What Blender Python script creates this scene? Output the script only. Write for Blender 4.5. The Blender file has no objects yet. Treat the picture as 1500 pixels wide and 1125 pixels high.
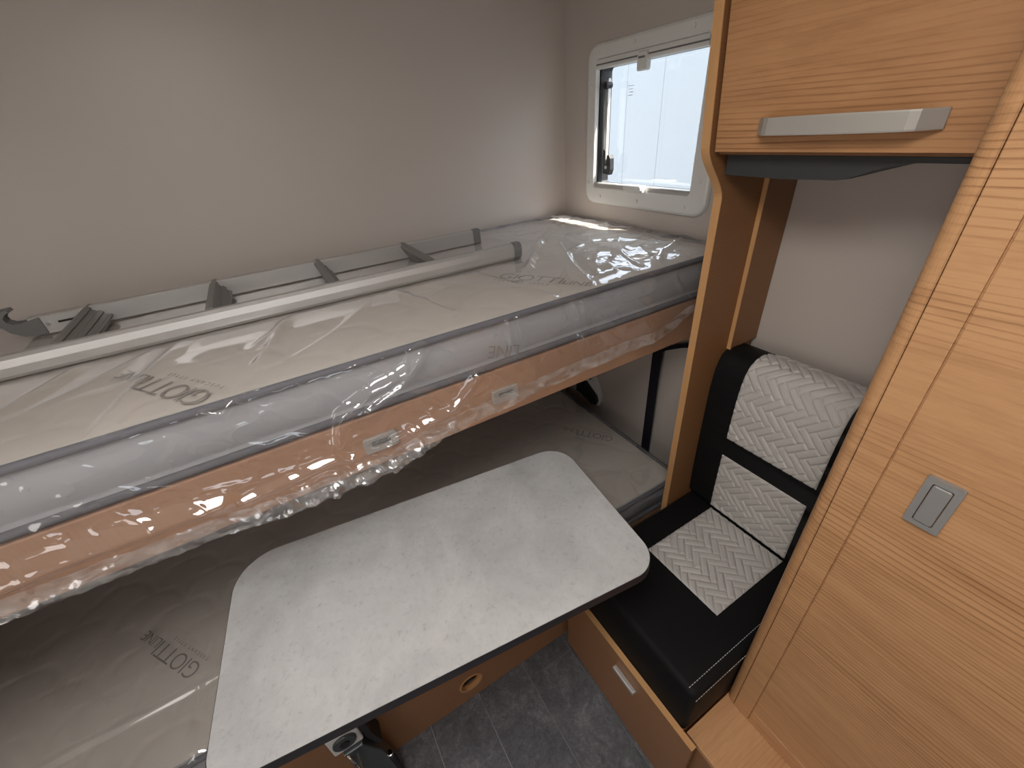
import bpy, bmesh, math, random
import numpy as np
from mathutils import Matrix, Vector

random.seed(7)
scene = bpy.context.scene
COL = scene.collection
R = math.radians

# ------------------------------------------------------------------ camera, world, sun, added fill lights
cam = bpy.data.cameras.new('camera')
cam.sensor_fit = 'HORIZONTAL'
cam.sensor_width = 36.0
cam.lens = 36.0 * 604.67 / 1500.0
cam.clip_start = 0.02
camo = bpy.data.objects.new('camera', cam)
COL.objects.link(camo)
_r = Vector((0.85833594, -0.50766352, -0.07441208))
_u = Vector((0.32483294, 0.42539964, 0.84470036))
_f = Vector((0.39716869, 0.74920818, -0.53004164))
camo.matrix_world = Matrix(((_r.x, _u.x, -_f.x, -1.0750), (_r.y, _u.y, -_f.y, -1.4388),
                            (_r.z, _u.z, -_f.z, 1.5385), (0, 0, 0, 1)))
scene.camera = camo

world = bpy.data.worlds.new('sky')
scene.world = world
world.use_nodes = True
_bg = world.node_tree.nodes['Background']
_bg.inputs[0].default_value = (0.80, 0.90, 1.0, 1)
_bg.inputs[1].default_value = 5.2

sun = bpy.data.lights.new('sun', 'SUN')
sun.energy = 38.0
sun.angle = R(1.2)
sun.color = (1.0, 0.95, 0.88)
suno = bpy.data.objects.new('sun', sun)
COL.objects.link(suno)
suno.rotation_euler = Vector((-0.33, 0.60, -1.0)).to_track_quat('-Z', 'Y').to_euler()


def fill_light(name, loc, direction, sx, sy, watts, color):
    """daylight added as an area lamp inside an invented window or rooflight"""
    l = bpy.data.lights.new(name, 'AREA')
    l.shape = 'RECTANGLE'
    l.size, l.size_y = sx, sy
    l.energy = watts
    l.color = color
    o = bpy.data.objects.new(name, l)
    COL.objects.link(o)
    o.location = loc
    o.rotation_euler = Vector(direction).to_track_quat('-Z', 'Y').to_euler()
    return o


fill_light('fill_light_roof', (-1.22, -1.42, 1.955), (0, 0, -1), 0.50, 0.50, 10.5, (1.0, 0.965, 0.92))  # added lamps that brighten the cabin, just inside closed blinds
fill_light('fill_light_side', (-2.16, -1.62, 1.28), (1, 0.0, -0.05), 0.50, 0.90, 4.6, (1.0, 0.94, 0.87))
fill_light('fill_light_end', (-1.25, -3.56, 1.30), (0, 1, 0), 1.10, 0.50, 5.0, (0.90, 0.95, 1.0))


scene.view_settings.view_transform = 'Standard'
scene.view_settings.look = 'None'
scene.view_settings.gamma = 1.0
scene.view_settings.exposure = 0.14
scene.view_settings.use_curve_mapping = False

# ------------------------------------------------------------------ helpers: objects
WL = {}


def tag(o, label=None, cat=None, group=None, kind=None):
    for k, v in (('label', label), ('category', cat), ('group', group), ('kind', kind)):
        if v:
            o[k] = v
    return o


def thing(name, loc, label, cat, group=None):
    o = bpy.data.objects.new(name, None)
    o.empty_display_size = 0.05
    COL.objects.link(o)
    o.location = loc
    WL[o.name] = Vector(loc)
    return tag(o, label, cat, group)


def put(name, me, m, parent=None, smooth=False, origin=None):
    """link a mesh given in world coordinates as one object under its parent"""
    o = bpy.data.objects.new(name, me)
    COL.objects.link(o)
    base = WL[parent.name] if parent else Vector(origin) if origin else Vector((0, 0, 0))
    if base.length > 0:
        me.transform(Matrix.Translation(-base))
    if parent:
        o.parent = parent
    elif origin:
        o.location = base
    WL[o.name] = base.copy()
    if m:
        me.materials.append(m)
    if smooth:
        me.polygons.foreach_set('use_smooth', [True] * len(me.polygons))
    return o


def mesh_of(bm):
    bmesh.ops.recalc_face_normals(bm, faces=bm.faces)
    me = bpy.data.meshes.new('m')
    bm.to_mesh(me)
    bm.free()
    return me


def add_box(bm, x0, x1, y0, y1, z0, z1, bev=0.0, seg=2, mat=None):
    c = Matrix.Translation(((x0 + x1) / 2, (y0 + y1) / 2, (z0 + z1) / 2)) @ \
        Matrix.Diagonal((abs(x1 - x0), abs(y1 - y0), abs(z1 - z0), 1))
    r = bmesh.ops.create_cube(bm, size=1.0, matrix=c)
    vs = r['verts']
    if bev > 0:
        es = list({e for v in vs for e in v.link_edges})
        r2 = bmesh.ops.bevel(bm, geom=es, offset=bev, segments=seg, profile=0.5, affect='EDGES')
        vs = list({v for f in r2['faces'] for v in f.verts} | {v for v in vs if v.is_valid})
    if mat is not None:
        bmesh.ops.transform(bm, matrix=mat, verts=vs)
    return vs


def box(name, x0, x1, y0, y1, z0, z1, m, parent=None, bev=0.0015, seg=2, smooth=False):
    bm = bmesh.new()
    add_box(bm, x0, x1, y0, y1, z0, z1, bev, seg)
    return put(name, mesh_of(bm), m, parent, smooth)


def boxes(name, lst, m, parent=None, bev=0.0):
    bm = bmesh.new()
    for b in lst:
        add_box(bm, *b, bev=bev)
    return put(name, mesh_of(bm), m, parent)


AX = {'x': lambda a, b, c: (c, a, b), 'y': lambda a, b, c: (a, c, b), 'z': lambda a, b, c: (a, b, c)}


def add_prism(bm, pts, axis, c0, c1, bev=0.0, seg=2):
    """extrude a 2D outline along an axis; pts are (y,z), (x,z) or (x,y)"""
    f = AX[axis]
    a = [bm.verts.new(f(p[0], p[1], c0)) for p in pts]
    b = [bm.verts.new(f(p[0], p[1], c1)) for p in pts]
    n = len(pts)
    caps = [bm.faces.new(a), bm.faces.new(b[::-1])]
    for i in range(n):
        bm.faces.new((a[i], b[i], b[(i + 1) % n], a[(i + 1) % n]))
    if bev > 0:
        es = list({e for fc in caps for e in fc.edges})
        bmesh.ops.bevel(bm, geom=es, offset=bev, segments=seg, profile=0.5, affect='EDGES')
    return a + b


def prism(name, pts, axis, c0, c1, m, parent=None, bev=0.0, seg=2, smooth=False):
    bm = bmesh.new()
    add_prism(bm, pts, axis, c0, c1, bev, seg)
    return put(name, mesh_of(bm), m, parent, smooth)


def rrect(a0, a1, b0, b1, r, n=8):
    """rounded rectangle outline; r is one radius or four"""
    rs = r if isinstance(r, (list, tuple)) else [r] * 4
    out = []
    for (cx, cy, t0), q in zip(((a1, b1, 0), (a0, b1, 90), (a0, b0, 180), (a1, b0, 270)), rs):
        sx = -1 if cx == a1 else 1
        sy = -1 if cy == b1 else 1
        for i in range(n + 1):
            t = R(t0 + 90 * i / n)
            out.append((cx + sx * q + q * math.cos(t), cy + sy * q + q * math.sin(t)))
    return out


def add_ring(bm, outer, inner, axis, c0, c1):
    """frame between two outlines with the same number of points"""
    f = AX[axis]
    n = len(outer)
    o0 = [bm.verts.new(f(*p, c0)) for p in outer]
    o1 = [bm.verts.new(f(*p, c1)) for p in outer]
    i0 = [bm.verts.new(f(*p, c0)) for p in inner]
    i1 = [bm.verts.new(f(*p, c1)) for p in inner]
    for k in range(n):
        j = (k + 1) % n
        bm.faces.new((o0[k], o0[j], o1[j], o1[k]))
        bm.faces.new((i0[j], i0[k], i1[k], i1[j]))
        bm.faces.new((o1[k], o1[j], i1[j], i1[k]))
        bm.faces.new((o0[j], o0[k], i0[k], i0[j]))


def add_tube(bm, path, rad, n=8, close=False):
    """round tube along a 3D path"""
    P = [Vector(p) for p in path]
    rings = []
    m = len(P)
    for i, p in enumerate(P):
        if close:
            t = P[(i + 1) % m] - P[i - 1]
        else:
            t = P[min(i + 1, m - 1)] - P[max(i - 1, 0)]
        t.normalize()
        ref = Vector((0, 0, 1)) if abs(t.z) < 0.9 else Vector((1, 0, 0))
        s = t.cross(ref).normalized()
        u = s.cross(t)
        rr = rad[i] if isinstance(rad, (list, tuple)) else rad
        rings.append([bm.verts.new(p + (s * math.cos(a) + u * math.sin(a)) * rr)
                      for a in (2 * math.pi * k / n for k in range(n))])
    for i in range(m if close else m - 1):
        a, b = rings[i], rings[(i + 1) % m]
        for k in range(n):
            bm.faces.new((a[k], a[(k + 1) % n], b[(k + 1) % n], b[k]))
    if not close:
        bm.faces.new(rings[0][::-1])
        bm.faces.new(rings[-1])


def tube(name, path, rad, m, parent=None, n=8, close=False):
    bm = bmesh.new()
    add_tube(bm, path, rad, n, close)
    return put(name, mesh_of(bm), m, parent, True)


def add_cyl(bm, c, axis, r, h, n=20, bev=0.0):
    pts = [(c['xyz'.index(k)] if False else 0, 0) for k in 'x']
    o = {'x': (c[1], c[2], c[0]), 'y': (c[0], c[2], c[1]), 'z': (c[0], c[1], c[2])}[axis]
    pts = [(o[0] + r * math.cos(2 * math.pi * k / n), o[1] + r * math.sin(2 * math.pi * k / n)) for k in range(n)]
    add_prism(bm, pts, axis, o[2] - h / 2, o[2] + h / 2, bev)


def cyl(name, c, axis, r, h, m, parent=None, n=20, bev=0.0):
    bm = bmesh.new()
    add_cyl(bm, c, axis, r, h, n, bev)
    return put(name, mesh_of(bm), m, parent)


def grid_mesh(X, Y, Z, flip=False):
    """mesh from 2D arrays of coordinates"""
    if flip:
        X, Y, Z = X[:, ::-1], Y[:, ::-1], Z[:, ::-1]
    h, w = X.shape
    co = np.stack([X, Y, Z], -1).reshape(-1, 3)
    i = np.arange(h * w).reshape(h, w)
    q = np.stack([i[:-1, :-1], i[:-1, 1:], i[1:, 1:], i[1:, :-1]], -1).reshape(-1, 4)
    me = bpy.data.meshes.new('m')
    me.from_pydata(co.tolist(), [], q.tolist())
    me.update()
    return me


# ------------------------------------------------------------------ helpers: noise for cloth and film
_rng = np.random.RandomState(3)
_TAB = _rng.rand(64, 64)


def vnoise(x, y, ox=0, oy=0):
    x = np.asarray(x) + ox
    y = np.asarray(y) + oy
    xi = np.floor(x).astype(int)
    yi = np.floor(y).astype(int)
    u = x - xi
    v = y - yi
    u = u * u * (3 - 2 * u)
    v = v * v * (3 - 2 * v)
    t = lambda a, b: _TAB[a % 64, b % 64]
    return (t(xi, yi) * (1 - u) + t(xi + 1, yi) * u) * (1 - v) + (t(xi, yi + 1) * (1 - u) + t(xi + 1, yi + 1) * u) * v


def ridge(x, y, ox, oy, p=5):
    return (1 - np.abs(2 * vnoise(x, y, ox, oy) - 1)) ** p


def seg_d(x, y, a, b):
    ax, ay = a
    bx, by = b
    dx, dy = bx - ax, by - ay
    t = np.clip(((x - ax) * dx + (y - ay) * dy) / (dx * dx + dy * dy), 0, 1)
    return np.hypot(x - ax - t * dx, y - ay - t * dy), t


def folds(x, y, lst):
    h = 0
    for pts, w, amp in lst:
        d = None
        for a, b in zip(pts[:-1], pts[1:]):
            q, _ = seg_d(x, y, a, b)
            d = q if d is None else np.minimum(d, q)
        h = h + amp * np.exp(-(d / w) ** 2)
    return h


# ------------------------------------------------------------------ materials
def mat(name, color, rough=0.5, metal=0.0, spec=0.5):
    m = bpy.data.materials.new(name)
    m.use_nodes = True
    b = m.node_tree.nodes['Principled BSDF']
    b.inputs['Base Color'].default_value = (*color, 1)
    b.inputs['Roughness'].default_value = rough
    b.inputs['Metallic'].default_value = metal
    b.inputs['Specular IOR Level'].default_value = spec
    return m


class N:
    """small node-graph writer"""

    def __init__(s, m):
        s.t = m.node_tree
        s.b = s.t.nodes.get('Principled BSDF')

    def add(s, typ, **kw):
        n = s.t.nodes.new(typ)
        for k, v in kw.items():
            if k in n.inputs:
                s.set(n.inputs[k], v)
            else:
                setattr(n, k, v)
        return n

    def set(s, sock, v):
        if isinstance(v, bpy.types.NodeSocket):
            s.t.links.new(v, sock)
        else:
            sock.default_value = v

    def coord(s, scale=(1, 1, 1), rot=(0, 0, 0)):
        tc = s.add('ShaderNodeTexCoord')
        mp = s.add('ShaderNodeMapping')
        s.set(mp.inputs['Vector'], tc.outputs['Object'])
        mp.inputs['Scale'].default_value = scale
        mp.inputs['Rotation'].default_value = rot
        return mp.outputs[0]

    def noise(s, vec, scale, detail=3, rough=0.5, dist=0.0):
        n = s.add('ShaderNodeTexNoise', Scale=scale, Detail=detail, Roughness=rough, Distortion=dist)
        s.set(n.inputs['Vector'], vec)
        return n.outputs['Fac']

    def ramp(s, fac, stops):
        r = s.add('ShaderNodeValToRGB')
        el = r.color_ramp.elements
        while len(el) < len(stops):
            el.new(0.5)
        for e, (p, c) in zip(el, stops):
            e.position = p
            e.color = (*c, 1) if len(c) == 3 else c
        s.set(r.inputs[0], fac)
        return r.outputs[0]

    def math(s, op, a, b=0.0):
        n = s.add('ShaderNodeMath', operation=op)
        s.set(n.inputs[0], a)
        s.set(n.inputs[1], b)
        return n.outputs[0]

    def mix(s, fac, a, b, mode='MIX'):
        n = s.add('ShaderNodeMix', data_type='RGBA', blend_type=mode)
        s.set(n.inputs[0], fac)
        s.set(n.inputs[6], a)
        s.set(n.inputs[7], b)
        return n.outputs[2]

    def bump(s, h, strength=0.2, dist=0.002):
        n = s.add('ShaderNodeBump', Strength=strength, Distance=dist)
        s.set(n.inputs['Height'], h)
        s.set(s.b.inputs['Normal'], n.outputs[0])


def g3(v):
    return (v, v, v)


def wood(name, vary, grain, light, dark, rough=0.42, lines=1.0, seed=0.0):
    """laminate with long grain lines: they run along `grain` and change along `vary`"""
    m = mat(name, light, rough, spec=0.4)
    n = N(m)
    sc = [0.9, 0.9, 0.9]
    sc['xyz'.index(vary)] = 1.0
    sc['xyz'.index(grain)] = 0.11
    tc = n.add('ShaderNodeTexCoord')
    off = n.add('ShaderNodeVectorMath', operation='ADD')
    n.set(off.inputs[0], tc.outputs['Object'])
    off.inputs[1].default_value = (seed, seed * 1.7, seed * 0.6)
    mp = n.add('ShaderNodeMapping')
    n.set(mp.inputs['Vector'], off.outputs[0])
    mp.inputs['Scale'].default_value = sc
    v = mp.outputs[0]
    # slow warp so that the lines swell and pinch
    warp = n.noise(v, 7.0, 2, 0.5)
    wv = n.add('ShaderNodeTexWave', wave_type='BANDS', bands_direction=vary.upper(), wave_profile='SAW')
    n.set(wv.inputs['Vector'], v)
    n.set(wv.inputs['Scale'], 38.0)
    n.set(wv.inputs['Distortion'], 14.0)
    n.set(wv.inputs['Detail'], 2.0)
    n.set(wv.inputs['Detail Scale'], 0.30)
    n.set(wv.inputs['Detail Roughness'], 0.55)
    zone = n.ramp(n.noise(v, 8.0, 2, 0.5), [(0.38, g3(0.10)), (0.62, g3(1))])
    line = n.ramp(wv.outputs['Fac'], [(0.0, g3(0)), (0.62, g3(0.06)), (0.88, g3(1)), (1.0, g3(0.05))])
    fine = n.noise(v, 170.0, 3, 0.6)
    streak = n.noise(v, 55.0, 6, 0.7, 0.25)
    k = n.math('MULTIPLY', n.math('MULTIPLY', line, zone), 0.80 * lines)
    k = n.math('ADD', k, n.math('MULTIPLY', n.math('SUBTRACT', fine, 0.42), 0.5))
    k = n.math('ADD', k, n.math('MULTIPLY', n.math('SUBTRACT', streak, 0.45), 1.1 * max(lines, 0.5)))
    k = n.math('ADD', k, n.math('MULTIPLY', n.math('SUBTRACT', warp, 0.5), 0.5))
    col = n.mix(k, (*light, 1), (*dark, 1))
    n.set(n.b.inputs['Base Color'], col)
    n.bump(n.math('SUBTRACT', 1.0, k), 0.22, 0.0012)
    return m


LIGHT, DARK = (0.56, 0.300, 0.135), (0.31, 0.140, 0.055)
M = {}
M['wood_door'] = wood('wood_wardrobe', 'z', 'y', (0.53, 0.290, 0.138), (0.255, 0.112, 0.044), 0.40, 1.0, 0.4)
M['wood_locker'] = wood('wood_locker', 'z', 'y', (0.50, 0.262, 0.120), (0.25, 0.108, 0.042), 0.42, 0.95, 1.9)
M['wood_side_shaded'] = wood('wood_side_shaded', 'z', 'x', (0.27, 0.128, 0.053), (0.19, 0.084, 0.033), 0.45, 0.4, 0.9)  # shade on the partition face is put into this darker wood
M['wood_edge'] = wood('wood_edge', 'y', 'z', (0.58, 0.320, 0.140), (0.46, 0.235, 0.095), 0.40, 0.2, 3.0)
M['wood_step'] = wood('wood_step', 'y', 'x', (0.58, 0.325, 0.160), (0.36, 0.165, 0.070), 0.42, 1.0, 2.2)
M['wood_base_shaded'] = wood('wood_base_shaded', 'z', 'y', (0.30, 0.150, 0.070), (0.22, 0.102, 0.044), 0.40, 0.35, 4.0)  # base colour darkened to carry the shade low by the floor
M['wood_bunk'] = wood('wood_bunk', 'x', 'z', (0.41, 0.232, 0.142), (0.33, 0.178, 0.102), 0.40, 0.3, 5.0)


def wall_mat(name, col, rough=0.36):
    m = mat(name, col, rough, spec=0.45)
    n = N(m)
    v = n.coord((1, 1, 1))
    big = n.noise(v, 2.2, 3, 0.5)
    c = n.mix(big, (*[k * 0.95 for k in col], 1), (*[min(1, k * 1.04) for k in col], 1))
    n.set(n.b.inputs['Base Color'], c)
    n.bump(n.noise(v, 420.0, 2, 0.6), 0.10, 0.0006)
    return m


M['wall'] = wall_mat('wall_laminate', (0.52, 0.465, 0.425))
M['ceiling'] = wall_mat('ceiling_laminate', (0.66, 0.62, 0.575), 0.5)
M['dark'] = mat('dark_void', (0.02, 0.018, 0.016), 0.8)

# table laminate: pale concrete print
m = M['table'] = mat('concrete_laminate', (0.6, 0.6, 0.6), 0.34, spec=0.5)
n = N(m)
v = n.coord()
c1 = n.ramp(n.noise(v, 6.0, 6, 0.62, 0.5), [(0.30, (0.44, 0.445, 0.45)), (0.52, (0.55, 0.555, 0.56)), (0.72, (0.63, 0.635, 0.64))])
sp = n.ramp(n.noise(v, 95.0, 4, 0.7, 0.4), [(0.26, g3(0.74)), (0.42, g3(0.97)), (0.8, g3(1.05))])
fl = n.ramp(n.noise(v, 26.0, 5, 0.75, 1.6), [(0.25, g3(0.78)), (0.37, g3(1.0))])
cc = n.mix(1.0, n.mix(1.0, c1, sp, 'MULTIPLY'), fl, 'MULTIPLY')
n.set(n.b.inputs['Base Color'], cc)
n.bump(n.noise(v, 260.0, 3, 0.6), 0.08, 0.0006)
M['table_edge'] = mat('black_edging', (0.022, 0.020, 0.024), 0.42)

# floor planks
m = M['plank'] = mat('slate_vinyl', (0.08, 0.08, 0.085), 0.5, spec=0.4)
n = N(m)
oi = n.add('ShaderNodeObjectInfo')
tc = n.add('ShaderNodeTexCoord')
ad = n.add('ShaderNodeVectorMath', operation='ADD')
n.set(ad.inputs[0], tc.outputs['Object'])
sc_ = n.add('ShaderNodeVectorMath', operation='SCALE')
sc_.inputs[0].default_value = (7, 5, 3)
n.set(sc_.inputs['Scale'], oi.outputs['Random'])
n.set(ad.inputs[1], sc_.outputs[0])
v = ad.outputs[0]
a = n.noise(v, 9.0, 6, 0.7, 0.8)
b2 = n.noise(v, 60.0, 5, 0.75, 1.2)
k = n.math('ADD', n.math('MULTIPLY', a, 0.6), n.math('MULTIPLY', b2, 0.55))
n.set(n.b.inputs['Base Color'], n.ramp(k, [(0.40, (0.060, 0.060, 0.068)), (0.58, (0.115, 0.115, 0.128)), (0.78, (0.25, 0.25, 0.265))]))
n.bump(b2, 0.15, 0.001)
M['joint'] = mat('floor_joint', (0.30, 0.30, 0.31), 0.6)


def cloth(name, col, rough=0.85, scale=900.0, bump=0.25, var=0.08):
    m = mat(name, col, rough, spec=0.25)
    n = N(m)
    v = n.coord()
    f = n.noise(v, scale, 2, 0.6)
    b = n.noise(v, 5.0, 3, 0.5)
    c = n.mix(b, (*[k * (1 - var) for k in col], 1), (*[min(1, k * (1 + var)) for k in col], 1))
    n.set(n.b.inputs['Base Color'], c)
    n.bump(f, bump, 0.0006)
    return m


M['ticking'] = cloth('mattress_top_cloth', (0.58, 0.535, 0.485))
M['border'] = cloth('mattress_border_cloth', (0.36, 0.362, 0.375))
M['piping'] = cloth('mattress_piping', (0.13, 0.127, 0.140), 0.8)
M['print'] = mat('logo_print', (0.24, 0.22, 0.205), 0.85)
M['leather'] = cloth('black_upholstery', (0.008, 0.008, 0.0085), 0.60, 500.0, 0.2, 0.05)
M['leather'].node_tree.nodes['Principled BSDF'].inputs['Specular IOR Level'].default_value = 0.14
M['quilt'] = cloth('quilted_fabric', (0.52, 0.50, 0.475), 0.85, 700.0, 0.15, 0.05)
M['stitch'] = mat('white_thread', (0.55, 0.53, 0.50), 0.8)
M['alu'] = mat('brushed_aluminium', (0.56, 0.55, 0.535), 0.36, 0.75)
n = N(M['alu'])
v = n.coord((0.3, 40, 40))
n.set(n.b.inputs['Roughness'], n.ramp(n.noise(v, 12.0, 3), [(0.3, g3(0.40)), (0.7, g3(0.54))]))
M['plastic_grey'] = mat('grey_plastic', (0.15, 0.148, 0.145), 0.5)
M['rung'] = mat('rung_grey', (0.20, 0.195, 0.185), 0.45, 0.25)
M['handle'] = mat('satin_nickel', (0.44, 0.415, 0.38), 0.5, 0.35)
M['chrome'] = mat('chrome', (0.75, 0.75, 0.75), 0.12, 1.0)
M['black'] = mat('black_plastic', (0.012, 0.012, 0.013), 0.5)
M['strap'] = cloth('black_webbing', (0.010, 0.009, 0.016), 0.8, 700.0, 0.3)
M['charcoal'] = mat('charcoal_panel', (0.035, 0.036, 0.038), 0.55)
M['white'] = mat('white_plastic', (0.66, 0.665, 0.655), 0.38)
M['frame'] = mat('window_frame_plastic', (0.70, 0.70, 0.68), 0.34)
M['clear'] = mat('clear_plastic', (0.75, 0.75, 0.75), 0.15)
M['steel'] = mat('dark_steel', (0.12, 0.135, 0.14), 0.35, 0.7)
M['trailer'] = mat('white_trailer_paint', (0.195, 0.214, 0.232), 0.5)
M['asphalt'] = cloth('asphalt', (0.30, 0.30, 0.29), 0.9, 60.0)
M['switch'] = mat('brushed_grey', (0.33, 0.325, 0.315), 0.40, 0.4)


def film_mat(name, haze, gloss, rough=0.06, patchy=False):
    m = bpy.data.materials.new(name)
    m.use_nodes = True
    t = m.node_tree
    t.nodes.clear()
    n = N(m)
    out = n.add('ShaderNodeOutputMaterial')
    tr = n.add('ShaderNodeBsdfTransparent')
    tr.inputs[0].default_value = (0.95, 0.95, 0.95, 1)
    gl = n.add('ShaderNodeBsdfGlossy')
    gl.inputs['Roughness'].default_value = rough
    gl.inputs['Color'].default_value = (0.95, 0.96, 1.0, 1)
    df = n.add('ShaderNodeBsdfDiffuse')
    df.inputs[0].default_value = (0.85, 0.84, 0.83, 1)
    # thin sheet: the same Schlick reflectance from either side
    geo = n.add('ShaderNodeNewGeometry')
    dp = n.add('ShaderNodeVectorMath', operation='DOT_PRODUCT')
    n.set(dp.inputs[0], geo.outputs['Incoming'])
    n.set(dp.inputs[1], geo.outputs['Normal'])
    cs = n.math('SUBTRACT', 1.0, n.math('ABSOLUTE', dp.outputs['Value']))
    f = n.math('MULTIPLY', n.math('ADD', n.math('MULTIPLY', n.math('POWER', cs, 5.0), 0.92), 0.08), gloss)
    m1 = n.add('ShaderNodeMixShader')
    m1.inputs[0].default_value = haze
    if patchy:
        pn = n.noise(n.coord((1, 1, 2.5)), 22.0, 4, 0.65, 0.6)
        n.set(m1.inputs[0], n.ramp(pn, [(0.38, g3(0.02)), (0.68, g3(haze))]))
    n.set(m1.inputs[1], tr.outputs[0])
    n.set(m1.inputs[2], df.outputs[0])
    m2 = n.add('ShaderNodeMixShader')
    n.set(m2.inputs[0], f)
    n.set(m2.inputs[1], m1.outputs[0])
    n.set(m2.inputs[2], gl.outputs[0])
    n.set(out.inputs[0], m2.outputs[0])
    return m


M['film'] = film_mat('clear_film', 0.045, 1.25, 0.05)
M['film_hem'] = film_mat('clear_film_hem', 0.30, 1.4, 0.07, True)
M['glass'] = film_mat('acrylic_pane', 0.02, 0.8, 0.02)

# ------------------------------------------------------------------ the setting
H = 1.98          # ceiling height
XL, YF = -2.20, -3.60


def struct(name, lst, m, label, bev=0.0):
    o = boxes(name, lst, m, None, bev)
    o['kind'] = 'structure'
    o['label'] = label
    return o


floor = struct('floor', [(XL - .03, 0.03, YF - .03, 0.03, -0.05, -0.003)], M['joint'],
               'dark slate vinyl floor in long planks with pale joints')
# one plank each; the rows run away from the seat
PW, PL = 0.164, 0.92
plank_me = {}
row = 0
xr = -0.471
while xr > XL:
    x1 = xr
    x0 = max(xr - PW, XL)
    offs = {0: -0.9, 1: -0.865, 2: -0.55, 3: -0.30}.get(row, -0.2 - 0.31 * ((row * 2) % 3))
    cuts = [-0.78] + [offs - i * PL for i in range(-1, 4) if YF < offs - i * PL < -0.80] + [YF]
    for ya, yb in zip(cuts[:-1], cuts[1:]):
        g = 0.0011
        w, l = x1 - x0 - 2 * g, ya - yb - 2 * g
        key = (round(w, 4), round(l, 4))
        if key not in plank_me:
            bm = bmesh.new()
            add_box(bm, -w / 2, w / 2, -l / 2, l / 2, -0.003, 0.0)
            plank_me[key] = mesh_of(bm)
            plank_me[key].materials.append(M['plank'])
        p = bpy.data.objects.new('plank', plank_me[key])
        COL.objects.link(p)
        p.parent = floor
        p.location = ((x0 + x1) / 2, (ya + yb) / 2, 0)
    xr -= PW
    row += 1

struct('wall_back', [(XL - .03, 0.03, 0.0, 0.03, 0, H)], M['wall'], 'plain warm grey laminate wall behind the bunk beds')
WY0, WY1, WZ0, WZ1 = -0.590, -0.190, 1.337, 1.672        # bunk window opening
struct('wall_right', [(0, 0.03, WY1, 0.0, 0, H), (0, 0.03, WY0, WY1, 0, WZ0), (0, 0.03, WY0, WY1, WZ1, H),
                      (0, 0.03, YF, WY0, 0, H)], M['wall'], 'grey laminate side wall with the small bunk window')
struct('wall_left', [(XL - .03, XL, -1.12, 0.0, 0, H), (XL - .03, XL, -2.12, -1.12, 0, 0.98), (XL - .03, XL, -2.12, -1.12, 1.58, H),
                     (XL - .03, XL, YF, -2.12, 0, H)], M['wall'], 'grey laminate side wall at the foot of the bunks')
struct('wall_front', [(XL - .03, -1.85, YF - .03, YF, 0, H), (-0.65, 0.03, YF - .03, YF, 0, H), (-1.85, -0.65, YF - .03, YF, 0, 1.0),
                      (-1.85, -0.65, YF - .03, YF, 1.6, H)], M['wall'], 'grey laminate wall at the far end of the cabin')
struct('ceiling', [(XL - .03, 0.03, -1.14, 0.03, H, H + .04), (XL - .03, 0.03, YF - .03, -1.70, H, H + .04),
                   (XL - .03, -1.50, -1.70, -1.14, H, H + .04), (-0.94, 0.03, -1.70, -1.14, H, H + .04)], M['ceiling'],
       'pale laminate ceiling with an added square rooflight')


def added_window(name, ring_args, pane, label, pm=None):  # unseen windows and rooflight, added to account for the cabin's light
    o = bpy.data.objects.new(name, None)
    COL.objects.link(o)
    WL[o.name] = Vector((0, 0, 0))
    o['kind'] = 'structure'
    o['label'] = label
    bm = bmesh.new()
    add_ring(bm, *ring_args)
    put('window_frame', mesh_of(bm), M['frame'], o)
    boxes('window_pane', [pane], pm or M['glass'], o)
    return o


added_window('added_window_2', (rrect(-2.16, -1.08, 0.94, 1.62, 0.05), rrect(-2.11, -1.13, 0.99, 1.57, 0.05), 'x', XL - .03, XL + .012),
             (XL - .028, XL - .022, -2.12, -1.12, 0.98, 1.58), 'added large side window with a closed white blind behind the photographer', M['white'])
added_window('added_window_3', (rrect(-1.89, -0.61, 0.96, 1.64, 0.05), rrect(-1.84, -0.66, 1.01, 1.59, 0.05), 'y', YF - .03, YF + .012),
             (-1.85, -0.65, YF - .028, YF - .022, 1.0, 1.6), 'added wide end window with a closed white blind behind the photographer', M['white'])
added_window('added_rooflight', (rrect(-1.54, -0.90, -1.74, -1.10, 0.05), rrect(-1.49, -0.95, -1.69, -1.15, 0.05), 'z', H - .012, H + .04),
             (-1.50, -0.94, -1.70, -1.14, H + .03, H + .036), 'added square rooflight with a closed white blind above the photographer', M['white'])

# ---- bunk window with its plastic frame, blind rails, stay arm and screws
w1 = bpy.data.objects.new('window_1', None)
COL.objects.link(w1)
WL[w1.name] = Vector((0, 0, 0))
w1['kind'] = 'structure'
w1['label'] = 'small bunk window in a white plastic frame with screws'
bm = bmesh.new()
_lo = []
for k, (dy, xx_) in enumerate(((0.0, 0.0), (0.0, -0.006), (0.003, -0.012), (0.009, -0.0155), (0.020, -0.016))):
    _lo.append([bm.verts.new((xx_, p[0], p[1])) for p in rrect(-0.655 + dy, -0.140 - dy, 1.277 + dy, 1.730 - dy, 0.045 - dy)])
for dy, xx_ in ((-0.004, -0.016), (-0.001, -0.0145), (0.0, -0.012), (0.0, 0.0)):
    _lo.append([bm.verts.new((xx_, p[0], p[1])) for p in rrect(-0.596 + dy, -0.186 - dy, 1.332 + dy, 1.690 - dy, 0.012)])
for a, b in zip(_lo, _lo[1:] + _lo[:1]):
    for k in range(len(a)):
        bm.faces.new((a[k], a[(k + 1) % len(a)], b[(k + 1) % len(a)], b[k]))
put('window_frame', mesh_of(bm), M['frame'], w1)
bm = bmesh.new()
add_ring(bm, rrect(-0.600, -0.182, 1.328, 1.694, 0.010), rrect(-0.590, -0.192, 1.340, 1.668, 0.010), 'x', 0.0, 0.046)
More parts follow.
